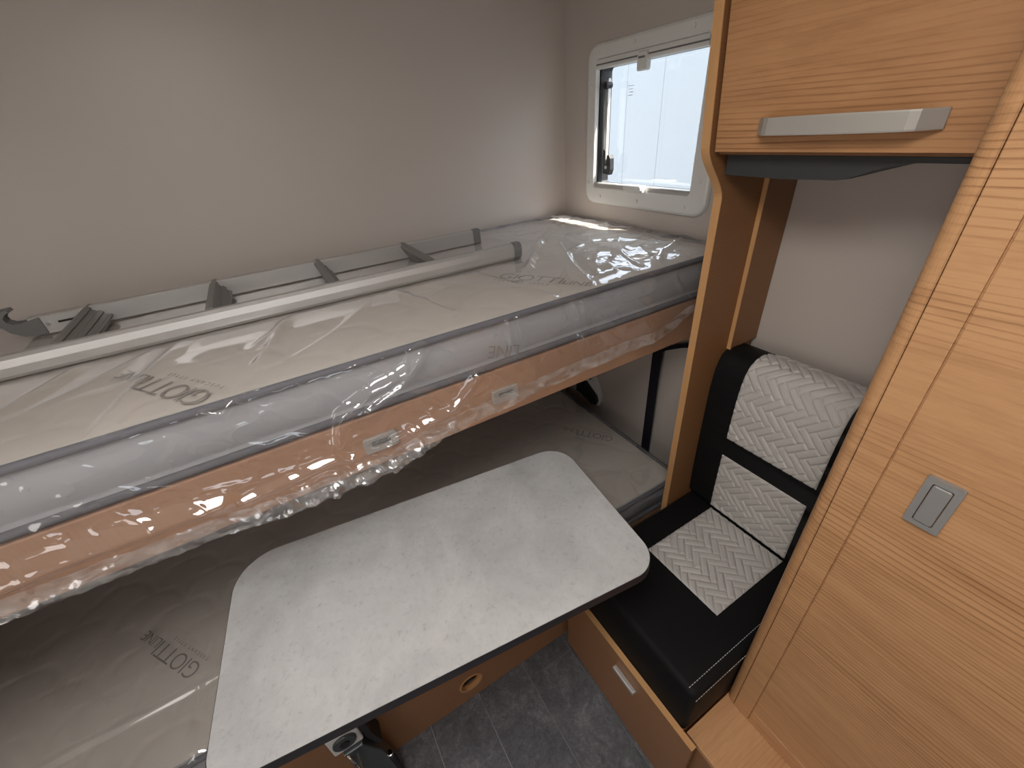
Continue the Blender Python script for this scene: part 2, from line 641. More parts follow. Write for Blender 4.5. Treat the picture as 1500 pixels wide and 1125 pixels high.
put('rubber_seal', mesh_of(bm), M['black'], w1)
bm = bmesh.new()
add_prism(bm, rrect(-0.64, -0.155, 1.29, 1.71, 0.03), 'x', 0.046, 0.049)
put('window_pane', mesh_of(bm), M['glass'], w1)
br = prism('blind_rail', rrect(-0.016, 0.004, 1.664, 1.690, 0.006, 4), 'y', -0.594, -0.188, M['frame'], w1, 0.001)
box('rail_line', -0.0175, -0.0155, -0.594, -0.188, 1.674, 1.6775, M['plastic_grey'], br, 0)
bl = prism('blind_latch', rrect(-0.024, -0.004, 1.640, 1.684, 0.005, 4), 'y', -0.402, -0.368, M['frame'], w1, 0.002)
box('latch_slot', -0.0250, -0.0225, -0.397, -0.373, 1.668, 1.673, M['plastic_grey'], bl, 0.0005)
br2 = prism('blind_rail', rrect(-0.014, 0.004, 1.326, 1.346, 0.006, 4), 'y', -0.594, -0.188, M['alu'], w1, 0.001)
bc = prism('blind_clip', rrect(-0.026, -0.008, 1.329, 1.349, 0.004, 4), 'y', -0.430, -0.345, M['white'], w1, 0.002)
cyl('clip_knob', (-0.026, -0.418, 1.340), 'x', 0.010, 0.014, M['white'], bc, 16, 0.002)
sa = prism('stay_arm', rrect(0.010, 0.022, 1.372, 1.640, 0.005, 4), 'y', -0.216, -0.203, M['alu'], w1, 0.001)
cyl('stay_knob', (0.012, -0.212, 1.622), 'x', 0.010, 0.026, M['black'], sa, 14, 0.002)
lv = prism('window_lever', [(-0.205, 1.372), (-0.236, 1.368), (-0.243, 1.384), (-0.241, 1.418), (-0.233, 1.430), (-0.224, 1.428),
                            (-0.222, 1.400), (-0.213, 1.400), (-0.212, 1.440), (-0.203, 1.446)], 'x', 0.008, 0.026, M['black'], w1, 0.002)
cyl('lever_pivot', (0.006, -0.228, 1.392), 'x', 0.006, 0.010, M['chrome'], lv, 14)
for y_, z_ in [(-0.20, 1.708), (-0.345, 1.710), (-0.545, 1.710), (-0.163, 1.622), (-0.163, 1.470), (-0.163, 1.345), (-0.225, 1.302),
               (-0.40, 1.302), (-0.585, 1.302), (-0.626, 1.370), (-0.626, 1.530), (-0.626, 1.66)]:
    bm = bmesh.new()
    add_cyl(bm, (-0.0165, y_, z_), 'x', 0.0052, 0.004, 12, 0.001)
    s_ = put('screw', mesh_of(bm), M['frame'], w1)
boxes('pane_print', [(0.0450, 0.0455, -0.292 + .004 * (k % 2), -0.268 - .003 * (k % 3), 1.613 - 0.008 * k, 1.6142 - 0.008 * k) for k in range(4)],
      M['plastic_grey'], w1)

# ---- outside: a white ribbed trailer wall and the ground
tr = thing('trailer', (1.75, -0.4, -0.6), 'white ribbed trailer side seen through the small window', 'trailer')
k = 0
y = -4.2
while y < 4.0:
    wdt = 0.31
    box('panel', 1.3155, 1.33, y, y + wdt - 0.035, -0.6, 2.02, M['trailer'], tr, 0.004)
    y += wdt
box('body', 1.318, 2.3, -4.2, 4.0, -0.6, 2.02, M['trailer'], tr, 0.0)
struct('ground', [(-12, 12, -12, 12, -0.75, -0.6)], M['asphalt'], 'grey asphalt outside the cabin')

# ------------------------------------------------------------------ bunk beds
TH = math.radians(0)


def logo_mesh(angle, origin, size, plane='top', big=True):
    """printed maker's logo: large word, small word after it, thin line of letters below"""
    def txt(s, sz, x, y, sp=1.0):
        cu = bpy.data.curves.new('t', 'FONT')
        cu.body = s
        cu.size = sz
        cu.space_character = sp
        cu.offset = -0.010 * sz if sz > 0.5 * size else 0
        cu.extrude = 0.00015
        o = bpy.data.objects.new('t', cu)
        COL.objects.link(o)
        bpy.context.view_layer.update()
        me = bpy.data.meshes.new_from_object(o.evaluated_get(bpy.context.evaluated_depsgraph_get()))
        wdt = max((q.co.x for q in me.vertices), default=0)
        me.transform(Matrix.Translation((x, y, 0)))
        bpy.data.objects.remove(o)
        return me, wdt
    bm = bmesh.new()
    if big:
        a, wa = txt('GIOTTI', size, 0, 0, 0.92)
        b, wb = txt('LINE', size * 0.66, wa + size * 0.05, 0, 0.95)
        c, wc = txt('TUSCANY STYLE', size * 0.20, size * 0.05, -size * 0.32, 1.9)
        for q in (a, b, c):
            bm.from_mesh(q)
    else:
        b, wb = txt('LINE', size * 0.66, 0, 0, 0.95)
        bm.from_mesh(b)
    if plane == 'top':
        T = Matrix.Translation(origin) @ Matrix.Rotation(angle, 4, 'Z')
    else:
        T = Matrix.Translation(origin) @ Matrix.Rotation(R(90), 4, 'X') @ Matrix.Rotation(angle, 4, 'Z')
    bmesh.ops.transform(bm, matrix=T, verts=bm.verts)
    me = bpy.data.meshes.new('m')
    bm.to_mesh(me)
    bm.free()
    return me


def make_mattress(name, x0, x1, yf, yb, ztop, thick, rc, label, quilt, film_fn):
    t = thing(name, ((x0 + x1) / 2, (yf + yb) / 2, ztop - thick), label, 'mattress')
    # outline of the plan
    out = rrect(x0, x1, yf, yb, rc, 10)

    def ins(d):
        return rrect(x0 + d, x1 - d, yf + d, yb - d, max(rc - d, 0.01), 10)
    # border: lofted rings with two quilting seams
    prof = [(0.012, 0.0), (0.0, 0.008), (-0.003, 0.016), (0.003, 0.022), (-0.002, 0.030), (-0.003, 0.055),
            (-0.002, thick - 0.030), (0.002, thick - 0.024), (-0.002, thick - 0.016), (0.001, thick - 0.005), (0.010, thick)]
    bm = bmesh.new()
    rings = [[bm.verts.new((p[0], p[1], ztop - thick + z)) for p in ins(d)] for d, z in prof]
    nn = len(rings[0])
    for a, b in zip(rings[:-1], rings[1:]):
        for k in range(nn):
            bm.faces.new((a[k], a[(k + 1) % nn], b[(k + 1) % nn], b[k]))
    bm.faces.new(rings[0][::-1])
    put('border', mesh_of(bm), M['border'], t, True)
    for z in (ztop - 0.003, ztop - thick + 0.012):
        tube('piping', [(p[0], p[1], z) for p in ins(-0.0015)], 0.0070, M['piping'], t, 8, True)
    # quilted top panel
    nx, ny = 420, 150
    u = np.linspace(0, 1, nx)
    s = np.linspace(0, 1, ny)
    xx = x0 + 0.004 + (x1 - x0 - 0.008) * u

    def inset(x):
        d = np.minimum(x - x0, x1 - x)
        q = np.clip(rc - d, 0, rc)
        return rc - np.sqrt(rc * rc - q * q)
    i_ = inset(xx)
    X = np.repeat(xx[:, None], ny, 1)
    Y = (yf + 0.004 + i_)[:, None] + ((yb - yf - 0.008) - 2 * i_)[:, None] * s[None, :]
    e = np.minimum(np.minimum(X - x0, x1 - X), np.minimum(Y - yf, yb - Y))
    crown = 0.006 * (1 - np.exp(-np.clip(e, 0, 1) / 0.035))
    # fish-scale quilting
    P = 0.17
    jj = np.floor(Y / (P / 2)).astype(int)
    d = None
    for dj in (0, 1, 2):
        j = jj - dj
        cy = j * (P / 2)
        sh = (np.mod(j, 2)) * (P / 2)
        cxn = np.round((X - sh) / P) * P + sh
        rr = np.hypot(X - cxn, Y - cy)
        q = np.abs(rr - P / 2)
        d = q if d is None else np.where(rr < P / 2, np.minimum(d, q), d)
    puff = quilt * (1 - np.exp(-(d / 0.012) ** 2)) - quilt
    Z = ztop - 0.004 + crown + puff + 0.004 * (vnoise(X * 5, Y * 5, 3, 8) - 0.5)
    put('top_panel', grid_mesh(X, Y, Z, True), M['ticking'], t, True)
    film_fn(t, x0, x1, yf, yb, ztop, thick, rc)
    return t


def film_sheet(t, x0, x1, yf, yb, ztop, rc, hem, nx, nv, top_h, side_h, xa, xb):
    """clear film laid over a mattress: across the top, round the front edge, down to a free hem"""
    x = np.linspace(xa, xb, nx)
    dd = np.clip(rc - np.minimum(x - x0, x1 + 0.01 - x), 0, rc)
    ins = rc - np.sqrt(np.maximum(rc * rc - dd * dd, 0))
    front = yf - 0.008 + ins
    zt = ztop + 0.0062
    hz = hem(x)
    rb = 0.012
    n1 = int(nv * 0.62)
    n2 = 6
    n3 = nv - n1 - n2
    Ls = []
    s1 = np.linspace(0, 1, n1, endpoint=False)
    Y1 = (yb - 0.012) + (front + rb - (yb - 0.012))[:, None] * s1[None, :]
    e = np.clip((Y1 - front[:, None]) / 0.05, 0, 1)
    Z1 = zt - 0.003 * (1 - e) ** 2 + 0 * Y1
    a = np.linspace(0, math.pi / 2, n2, endpoint=False)
    Y2 = (front + rb)[:, None] - rb * np.sin(a)[None, :]
    Z2 = (zt - 0.003 - rb) + rb * np.cos(a)[None, :] + 0 * Y2
    s3 = np.linspace(0, 1, n3)
    zs = zt - 0.003 - rb
    Z3 = zs + (hz - zs)[:, None] * s3[None, :]
    Y3 = front[:, None] - 0.016 * s3[None, :] ** 1.5
    X = np.repeat(x[:, None], nv, 1)
    Y = np.concatenate([Y1, Y2, Y3], 1)
    Z = np.concatenate([Z1, Z2, Z3], 1)
    th = top_h(X, Y)
    sh = side_h(X, Z)
    k = np.zeros(nv)
    k[n1:n1 + n2] = a / (math.pi / 2)
    k[n1 + n2:] = 1
    edge = np.clip((X - x0) / 0.05, 0, 1) * np.clip((x1 - X) / 0.03 + 0.3, 0, 1)
    Z = Z + th * (1 - k)[None, :] * edge
    Y = Y - sh * k[None, :]
    X = X + 0.3 * sh * k[None, :] * np.sin(X * 90)
    # the film leans off the end of the mattress
    lean = np.clip((X - (x1 - 0.015)) / 0.02, 0, 1.5)
    Z = Z - 0.006 * lean ** 2
    o = put('plastic_cover', grid_mesh(X, Y, Z), M['film'], t, True)
    o['label'] = 'clear crinkled plastic wrap'
    # gathered free edge: the film is doubled over along the hem
    nh_ = max(6, n3 // 5)
    h_ = put('film_hem', grid_mesh(X[:, -nh_:], Y[:, -nh_:] - 0.0022 - 0.003 * vnoise(X[:, -nh_:] * 60, Z[:, -nh_:] * 60, 3, 5), Z[:, -nh_:]), M['film_hem'], o, True)
    return o


def upper_film(t, x0, x1, yf, yb, ztop, thick, rc):
    hx = [-2.3, -1.55, -1.48, -1.37, -1.28, -1.22, -1.08, -0.975, -0.90, -0.82, -0.74, -0.65, -0.56, -0.455, -0.32, -0.25, -0.20, -0.15, -0.05, 0.0]
    hz = [1.01, 1.006, 1.004, 1.002, 0.998, 0.990, 0.987, 0.998, 1.017, 1.026, 1.031, 1.036, 1.040, 1.044, 1.044, 1.062, 1.085, 1.10, 1.11, 1.11]
    hem = lambda x: np.interp(x, hx, hz) + 0.003 * (vnoise(x * 30, x * 0, 1, 1) - 0.5) + 0.0025 * (vnoise(x * 90, x * 0, 4, 2) - 0.5)

    def top_h(X, Y):
        right = np.clip((X + 0.62) / 0.25, 0, 1)
        h = 0.0030 * ridge(X * 5 + Y * 4, Y * 6 - X * 3, 2, 5, 4)
        h += 0.0030 * ridge(X * 11 - Y * 9, Y * 5 + X * 2, 9, 1, 6)
        h += 0.0060 * right * ridge(X * 13 + Y * 8, Y * 16 - X * 7, 5, 3, 3)
        h += 0.0010 * right * ridge(X * 50 + Y * 30, Y * 60 - X * 20, 15, 23, 3)
        h += 0.005 * (vnoise(X * 6, Y * 7, 11, 4) - 0.4) * (0.5 + right)
        h += folds(X, Y, [
            ([(-0.356, -0.449), (-0.450, -0.629), (-0.505, -0.765)], 0.009, 0.016),
            ([(-0.177, -0.171), (-0.40, -0.40), (-0.527, -0.552)], 0.010, 0.014),
            ([(-0.104, -0.66), (-0.22, -0.70), (-0.305, -0.765)], 0.008, 0.015),
            ([(-0.395, -0.72), (-0.488, -0.735)], 0.006, 0.008),
            ([(-0.27, -0.36), (-0.281, -0.582), (-0.33, -0.74)], 0.007, 0.007),
            ([(-0.24, -0.60), (-0.39, -0.69)], 0.012, 0.007),
            ([(-0.65, -0.50), (-0.60, -0.76)], 0.012, 0.006),
            ([(-1.28, -0.46), (-1.36, -0.76)], 0.014, 0.006),
            ([(-1.10, -0.50), (-1.16, -0.70)], 0.012, 0.005),
            ([(-1.44, -0.48), (-1.60, -0.76)], 0.014, 0.007),
            ([(-0.86, -0.46), (-0.80, -0.70)], 0.012, 0.005),
        ])
        under = np.clip((-0.475 - X) / 0.02, 0, 1) * np.clip((Y + 0.475) / 0.012, 0, 1) * np.clip((-0.15 - Y) / 0.02, 0, 1)
        return np.clip(h, -0.0006, 0.02) * (1 - 0.9 * under)

    def side_h(X, Z):
        low = np.clip((1.115 - Z) / 0.06, 0, 1)
        mid = np.exp(-((X + 1.0) / 0.22) ** 2)
        h = 0.003 * ridge(X * 14 + Z * 10, Z * 20, 7, 2, 4)
        h += 0.0018 * low * ridge(X * 10 - Z * 16, Z * 34 + X * 4, 3, 9, 3)
        hemw = np.clip((1.045 - Z) / 0.03, 0, 1) * np.clip((-0.55 - X) / 0.2, 0, 1)
        h += 0.011 * (0.35 * low + hemw) * mid * ridge(X * 30 + Z * 26, Z * 40 - X * 9, 13, 6, 3)
        h += 0.0038 * hemw * (0.35 + mid) * ridge(X * 85 + Z * 30, Z * 70, 33, 16, 3)
        h += 0.0016 * ridge(X * 26 + Z * 30, Z * 34 - X * 12, 41, 12, 8)
        h += folds(X, Z, [
            ([(-0.894, 1.225), (-0.929, 1.181), (-1.008, 1.161), (-1.060, 1.135), (-1.08, 1.09)], 0.009, 0.016),
            ([(-0.905, 1.20), (-0.95, 1.155), (-1.02, 1.125)], 0.005, 0.010),
            ([(-0.719, 1.215), (-0.716, 1.16), (-0.705, 1.12)], 0.005, 0.009),
            ([(-0.695, 1.215), (-0.688, 1.15)], 0.005, 0.007),
            ([(-0.559, 1.21), (-0.545, 1.16), (-0.539, 1.10)], 0.006, 0.009),
            ([(-0.535, 1.205), (-0.528, 1.14)], 0.004, 0.007),
            ([(-1.194, 1.225), (-1.215, 1.205), (-1.24, 1.218)], 0.005, 0.010),
            ([(-0.80, 1.12), (-0.86, 1.07), (-0.99, 1.05)], 0.008, 0.008),
            ([(-1.75, 1.066), (-1.54, 1.065), (-1.40, 1.068), (-1.27, 1.060)], 0.014, 0.020),
            ([(-1.25, 1.045), (-1.10, 1.058), (-1.0, 1.028)], 0.008, 0.010),
            ([(-0.25, 1.20), (-0.20, 1.13), (-0.16, 1.10)], 0.007, 0.009),
        ])
        return h
    film_sheet(t, x0, x1, yf, yb, ztop, rc, hem, 760, 230, top_h, side_h, x0, x1 + 0.006)


def lower_film(t, x0, x1, yf, yb, ztop, thick, rc):
    hem = lambda x: 0 * x + ztop - thick - 0.0 + 0.01 * vnoise(x * 9, x * 0, 2, 7)

    def top_h(X, Y):
        h = 0.0035 * ridge(X * 5 + Y * 3, Y * 7 - X * 2, 21, 5, 4)
        h += 0.0030 * ridge(X * 12 - Y * 5, Y * 6 + X * 3, 8, 31, 6)
        h += 0.005 * (vnoise(X * 5, Y * 6, 1, 14) - 0.4)
        z1 = np.exp(-((X + 1.02) / 0.22) ** 2) * np.exp(-((Y + 0.64) / 0.13) ** 2)
        h += 0.008 * z1 * ridge(X * 42, Y * 13 + X * 8, 5, 19, 2)
        h += 0.0020 * z1 * ridge(X * 95, Y * 75, 9, 2, 2)
        h += folds(X, Y, [
            ([(-1.90, -0.622), (-1.60, -0.626), (-1.45, -0.625)], 0.008, 0.014),
            ([(-0.30, -0.40), (-0.20, -0.52), (-0.16, -0.60)], 0.006, 0.006),
            ([(-0.42, -0.56), (-0.24, -0.66), (-0.10, -0.70)], 0.012, 0.006),
            ([(-1.52, -0.66), (-1.56, -0.77)], 0.020, 0.010),
            ([(-1.95, -0.30), (-1.70, -0.12)], 0.012, 0.008),
        ])
        return np.clip(h, -0.0006, 0.02)

    def side_h(X, Z):
        return 0.006 * ridge(X * 12 + Z * 10, Z * 20, 17, 2, 4) + 0.002 * ridge(X * 40, Z * 40, 1, 6, 3)
    film_sheet(t, x0, x1, yf, yb, ztop, rc, hem, 640, 190, top_h, side_h, x0, x1 + 0.004)


# upper bunk frame
ub = thing('bunk_bed', (-1.1, -0.38, 0.992), 'upper bunk base with a beech front board under the mattress', 'bunk bed')
box('front_board', XL, -0.003, -0.765, -0.745, 0.992, 1.110, M['wood_bunk'], ub, 0.004)
box('platform', XL, -0.003, -0.745, -0.002, 1.088, 1.104, M['wood_side_shaded'], ub, 0)
box('wall_rail', XL, -0.003, -0.03, -0.002, 1.03, 1.088, M['wood_side_shaded'], ub, 0.001)
for xc in (-0.739, -1.012):
    bm = bmesh.new()
    add_prism(bm, rrect(xc - 0.032, xc + 0.032, 1.030, 1.064, 0.005, 4), 'y', -0.773, -0.765, 0.002)
    cl = put('ladder_socket', mesh_of(bm), M['handle'], ub)
    bm = bmesh.new()
    add_prism(bm, rrect(xc - 0.018, xc + 0.018, 1.046, 1.056, 0.003, 4), 'y', -0.7745, -0.772, 0.0)
    put('slot', mesh_of(bm), M['plastic_grey'], cl)

um = make_mattress('mattress', -2.15, -0.020, -0.763, -0.012, 1.219, 0.1085, 0.085,
                   'plastic-wrapped mattress on the upper bunk, under the ladder', 0.0016, upper_film)
put('printed_logo', logo_mesh(R(125.6), (-1.218, -0.735, 1.2236), 0.056), M['print'], um)
put('printed_logo', logo_mesh(R(-58), (-0.620, -0.545, 1.2236), 0.056), M['print'], um)
put('printed_logo', logo_mesh(R(165), (-0.690, -0.7672, 1.150), 0.060, 'side', False), M['print'], um)

# lower bunk base: front board with a round finger hole
lb = thing('bunk_bed', (-1.1, -0.4, 0.0), 'lower bunk base with a plain board and round hole below the table', 'bunk bed')
YB = -0.810
bm = bmesh.new()
hx_, hz_, hr = -0.977, 0.090, 0.034
sq = 0.07
f_ = AX['y']
for (a0, a1, b0, b1) in ((XL, hx_ - sq, 0, 0.34), (hx_ + sq, -0.60, 0, 0.34), (hx_ - sq, hx_ + sq, hz_ + sq, 0.34), (hx_ - sq, hx_ + sq, 0, hz_ - sq)):
    add_box(bm, a0, a1, YB, YB + 0.018, b0, b1)
nh = 32
circ = [(hx_ + hr * math.cos(2 * math.pi * k / nh), hz_ + hr * math.sin(2 * math.pi * k / nh)) for k in range(nh)]


def to_sq(k):
    c, s = math.cos(2 * math.pi * k / nh), math.sin(2 * math.pi * k / nh)
    q = sq / max(abs(c), abs(s))
    return (hx_ + c * q, hz_ + s * q)


add_ring(bm, [to_sq(k) for k in range(nh)], circ, 'y', YB + 0.018, YB)
put('front_board', mesh_of(bm), M['wood_base_shaded'], lb)
bm = bmesh.new()
add_ring(bm, [(hx_ + (p[0] - hx_) * 1.14, hz_ + (p[1] - hz_) * 1.14) for p in circ], [(hx_ + (p[0] - hx_) * .96, hz_ + (p[1] - hz_) * .96) for p in circ],
         'y', YB + 0.012, YB - 0.002)
put('hole_rim', mesh_of(bm), M['wood_edge'], lb)
box('inner_board', XL, -0.02, YB + 0.05, YB + 0.065, 0, 0.33, M['wood_side_shaded'], lb, 0)
box('platform', XL, -0.02, YB + 0.018, -0.005, 0.325, 0.34, M['wood_side_shaded'], lb, 0)
box('corner_trim', -0.605, -0.575, -0.842, -0.8105, 0.0, 0.312, M['wood_base_shaded'], lb, 0.002)

lm = make_mattress('mattress', -2.15, -0.100, -0.782, -0.030, 0.452, 0.110, 0.050,
                   'plastic-wrapped quilted mattress on the lower bunk, partly under the table', 0.0026, lower_film)
put('printed_logo', logo_mesh(R(125.6), (-1.555, -0.575, 0.4566), 0.054), M['print'], lm)
put('printed_logo', logo_mesh(R(125.6), (-0.140, -0.500, 0.4566), 0.048), M['print'], lm)

# ------------------------------------------------------------------ ladder on the upper mattress
LZ = 1.2268
lad = thing('bunk_ladder', (-1.0, -0.31, LZ), 'aluminium bunk ladder lying flat on the upper mattress', 'ladder')
for yc, s, xa in ((-0.440, -1, -1.72), (-0.189, 1, -1.568)):
    pr = [(yc - 0.012, LZ), (yc + 0.012, LZ)]
    o = s * 1.0
    prof = [(yc - o * 0.011, LZ + 0.002), (yc - o * 0.011, LZ + 0.038), (yc - o * 0.009, LZ + 0.0405), (yc + o * 0.004, LZ + 0.041),
            (yc + o * 0.010, LZ + 0.035), (yc + o * 0.0125, LZ + 0.022), (yc + o * 0.010, LZ + 0.007), (yc + o * 0.004, LZ), (yc - o * 0.009, LZ)]
    prism('rail', prof, 'x', xa, -0.506, M['alu'], lad, 0.0008)
    pc = [(yc + (p[0] - yc) * 1.14, LZ + 0.0205 + (p[1] - LZ - 0.0205) * 1.08) for p in prof]
    prism('end_cap', pc, 'x', -0.510, -0.484, M['plastic_grey'], lad, 0.004, 3)
# treads
for xc, tilt in ((-1.456, 50), (-1.212, 62), (-0.968, 66), (-0.728, 70)):
    c_, s_ = math.cos(R(tilt)), math.sin(R(tilt))
    hw, hh = 0.030, 0.0095
    prof = []
    for a, b in ((-hw, -hh * .6), (-hw * .8, -hh), (hw * .8, -hh), (hw, -hh * .5), (hw, hh * .4), (hw * .86, hh), (hw * .55, hh), (hw * .5, hh * .65),
                 (hw * .1, hh * .65), (hw * .05, hh), (-hw * .3, hh), (-hw * .35, hh * .65), (-hw * .7, hh * .65), (-hw * .75, hh), (-hw * .92, hh), (-hw, hh * .5)):
        # long side climbs towards -x
        prof.append((xc - a * c_ + b * s_, LZ + 0.0225 + a * s_ * 0.66 + b * c_))
    prism('tread', prof, 'y', -0.4255, -0.1765, M['rung'], lad, 0.0008)
# hook end of the rear rail
hook = [(-1.548, LZ + 0.003), (-1.548, LZ + 0.039), (-1.566, LZ + 0.036), (-1.580, LZ + 0.032), (-1.592, LZ + 0.033), (-1.600, LZ + 0.040),
        (-1.601, LZ + 0.050), (-1.594, LZ + 0.058), (-1.583, LZ + 0.060), (-1.585, LZ + 0.066), (-1.601, LZ + 0.065), (-1.611, LZ + 0.053),
        (-1.612, LZ + 0.036), (-1.603, LZ + 0.018), (-1.586, LZ + 0.005), (-1.566, LZ + 0.001)]
hk = prism('hook', hook, 'y', -0.2035, -0.177, M['plastic_grey'], lad, 0.002)
cyl('rivet', (-1.540, -0.2015, LZ + 0.022), 'y', 0.004, 0.006, M['chrome'], lad, 12)
box('rail_slot', -1.524, -1.492, -0.2012, -0.1990, LZ + 0.020, LZ + 0.0245, M['black'], lad, 0.0005)

# ------------------------------------------------------------------ safety straps on the side wall


def strap_mesh(path, width_dir, w, th=0.0018):
    """flat webbing along a path; width along a fixed direction"""
    P = [Vector(p) for p in path]
    W = Vector(width_dir).normalized() * w / 2
    bm = bmesh.new()
    rows = []
    for i, p in enumerate(P):
        t = (P[min(i + 1, len(P) - 1)] - P[max(i - 1, 0)]).normalized()
        nrm = t.cross(W).normalized() * th / 2
        rows.append([bm.verts.new(p + W + nrm), bm.verts.new(p - W + nrm), bm.verts.new(p - W - nrm), bm.verts.new(p + W - nrm)])
    for a, b in zip(rows[:-1], rows[1:]):
        for k in range(4):
            bm.faces.new((a[k], a[(k + 1) % 4], b[(k + 1) % 4], b[k]))
    bm.faces.new(rows[0][::-1])
    bm.faces.new(rows[-1])
    return mesh_of(bm)


st = thing('safety_strap', (-0.02, -0.56, 0.40), 'long black webbing strap hanging down the wall below the upper bunk', 'strap')
put('webbing', strap_mesh([(-0.022, -0.572, 0.868), (-0.030, -0.571, 0.860), (-0.030, -0.569, 0.80), (-0.026, -0.565, 0.60), (-0.024, -0.562, 0.345)], (0, 1, 0), 0.040),
    M['strap'], st)
put('upper_loop', strap_mesh([(-0.030, -0.800, 0.950), (-0.026, -0.72, 0.918), (-0.024, -0.66, 0.890), (-0.024, -0.61, 0.862), (-0.024, -0.575, 0.838)],
                             (0, -0.35, 1), 0.022), M['strap'], st)
st2 = thing('belt_reel', (-0.02, -0.2, 0.40), 'short black strap running into a white reel on the wall', 'strap')
bm = bmesh.new()
add_prism(bm, [(-0.19, 0.44), (-0.165, 0.52), (-0.185, 0.565), (-0.215, 0.572), (-0.245, 0.550), (-0.275, 0.490), (-0.282, 0.455), (-0.270, 0.425), (-0.23, 0.415)], 'x',
          -0.022, 0.0, 0.006)
rl = put('reel_cover', mesh_of(bm), M['white'], st2)
cyl('rivet', (-0.024, -0.212, 0.545), 'x', 0.005, 0.004, M['black'], rl, 10)
put('webbing', strap_mesh([(-0.040, -0.165, 0.99), (-0.040, -0.160, 0.70), (-0.040, -0.156, 0.45)], (0, 1, 0), 0.046), M['strap'], st2)
bm = bmesh.new()
add_prism(bm, [(-0.165, 0.44), (-0.160, 0.515), (-0.19, 0.522), (-0.262, 0.480), (-0.272, 0.455), (-0.262, 0.432), (-0.235, 0.425)], 'x', -0.036, -0.020, 0.004)
put('buckle', mesh_of(bm), M['black'], st2)

# ------------------------------------------------------------------ partition panel with curved front edge
pp = thing('partition_panel', (-0.12, -0.854, 0.0), 'tall wooden partition with a curved front edge beside the bunks', 'partition')
ZT = H - 0.002


def curve_pts():
    pts = [(-0.248, 0.40), (-0.248, 1.375)]
    # ogee from the slim post out to the locker front
    for i in range(1, 17):
        t = i / 16
        z = 1.375 + 0.105 * t
        k = t * t * (3 - 2 * t)
        pts.append((-0.248 - 0.064 * k, z))
    pts.append((-0.312 - 0.09 * (ZT - 1.48), ZT))
    return pts


cp = curve_pts()
prism('panel', cp + [(-0.002, ZT), (-0.002, 0.40)], 'y', -0.863, -0.8455, M['wood_side_shaded'], pp, 0.0)
bm = bmesh.new()
prev = None
for (x_, z_) in cp:
    q = [bm.verts.new((x_ - 0.0015, -0.8635, z_)), bm.verts.new((x_ - 0.0015, -0.845, z_)), bm.verts.new((x_ + 0.0005, -0.845, z_)), bm.verts.new((x_ + 0.0005, -0.8635, z_))]
    if prev:
        for k in range(4):
            bm.faces.new((prev[k], prev[(k + 1) % 4], q[(k + 1) % 4], q[k]))
    else:
        bm.faces.new(q)
    prev = q
bm.faces.new(prev[::-1])
put('edge_band', mesh_of(bm), M['wood_edge'], pp)
box('backing_strip', -0.112, -0.002, -0.8725, -0.8632, 0.992, 1.455, M['wood_side_shaded'], pp, 0.001)
box('strip_edge', -0.1155, -0.1118, -0.8735, -0.8632, 0.992, 1.455, M['wood_edge'], pp, 0.0005)

# ------------------------------------------------------------------ overhead locker
oc = thing('overhead_locker', (-0.15, -1.06, 1.44), 'wooden overhead locker above the seat with a curved silver handle', 'cabinet')
YR = -1.262
boxes('body', [(-0.285, -0.002, -0.866, YR, 1.462, ZT)], M['wood_side_shaded'], oc)
z0d = 1.468


def xd(z):
    return -0.303 - 0.09 * (z - 1.468)


prism('door', [(xd(z0d), z0d), (xd(ZT), ZT), (-0.286, ZT), (-0.286, z0d)], 'y', -0.8685, YR + 0.002, M['wood_locker'], oc, 0.0012)
# handle: shallow bow with flat grip and turned ends
hp = []
ys = np.linspace(-0.950, -1.192, 25)
bm = bmesh.new()
prev = None
for y_ in ys:
    t = (y_ + 1.071) / 0.121
    out_ = (0.024 + 0.005 * (1 - t * t)) * min(1.0, (1.0 - abs(t)) / 0.20) + 0.004
    hh = 0.0115 + 0.0010 * (1 - t * t)
    zc = 1.506
    xf = xd(zc) - out_
    xb_ = min(xf + 0.008, xd(zc) + 0.001)
    if abs(t) > 0.86:
        xb_ = xd(zc) + 0.001
    q = [bm.verts.new(p) for p in ((xf - 0.0005, y_, zc - hh + .002), (xf, y_, zc - hh), (xb_, y_, zc - hh), (xb_, y_, zc + hh), (xf, y_, zc + hh), (xf - 0.0005, y_, zc + hh - .002))]
    if prev:
        for k in range(6):
            bm.faces.new((prev[k], prev[(k + 1) % 6], q[(k + 1) % 6], q[k]))
    else:
        bm.faces.new(q)
    prev = q
bm.faces.new(prev[::-1])
hd = put('handle', mesh_of(bm), M['handle'], oc)
# dark moulded tray below the locker
tp = [(-0.872, 1.4615), (-0.872, 1.4255), (-0.98, 1.4235), (-1.070, 1.4255), (-1.092, 1.4295), (-1.118, 1.4415), (-1.140, 1.4500), (-1.165, 1.4520), (YR, 1.4520), (YR, 1.4615)]
prism('light_tray', tp, 'x', -0.268, -0.003, M['charcoal'], oc, 0.002)

# ------------------------------------------------------------------ seat: base, cushion, backrest
sb = thing('storage_bench', (-0.3, -1.06, 0.0), 'wooden seat base with a small chrome pull under the black cushion', 'bench')
fp = box('front_panel', -0.628, -0.614, -0.842, -1.300, 0.002, 0.318, M['wood_base_shaded'], sb, 0.001)
box('panel_edge', -0.6285, -0.6135, -0.842, -1.3005, 0.318, 0.3195, M['wood_edge'], sb, 0.0)
boxes('body', [(-0.6138, -0.004, -0.846, -1.2615, 0.0, 0.2945)], M['wood_side_shaded'], sb)
bm = bmesh.new()
ya, yb_ = -1.060, -1.138
add_box(bm, -0.642, -0.6275, yb_, ya, 0.2535, 0.2665, 0.003)
put('pull', mesh_of(bm), M['alu'], sb)

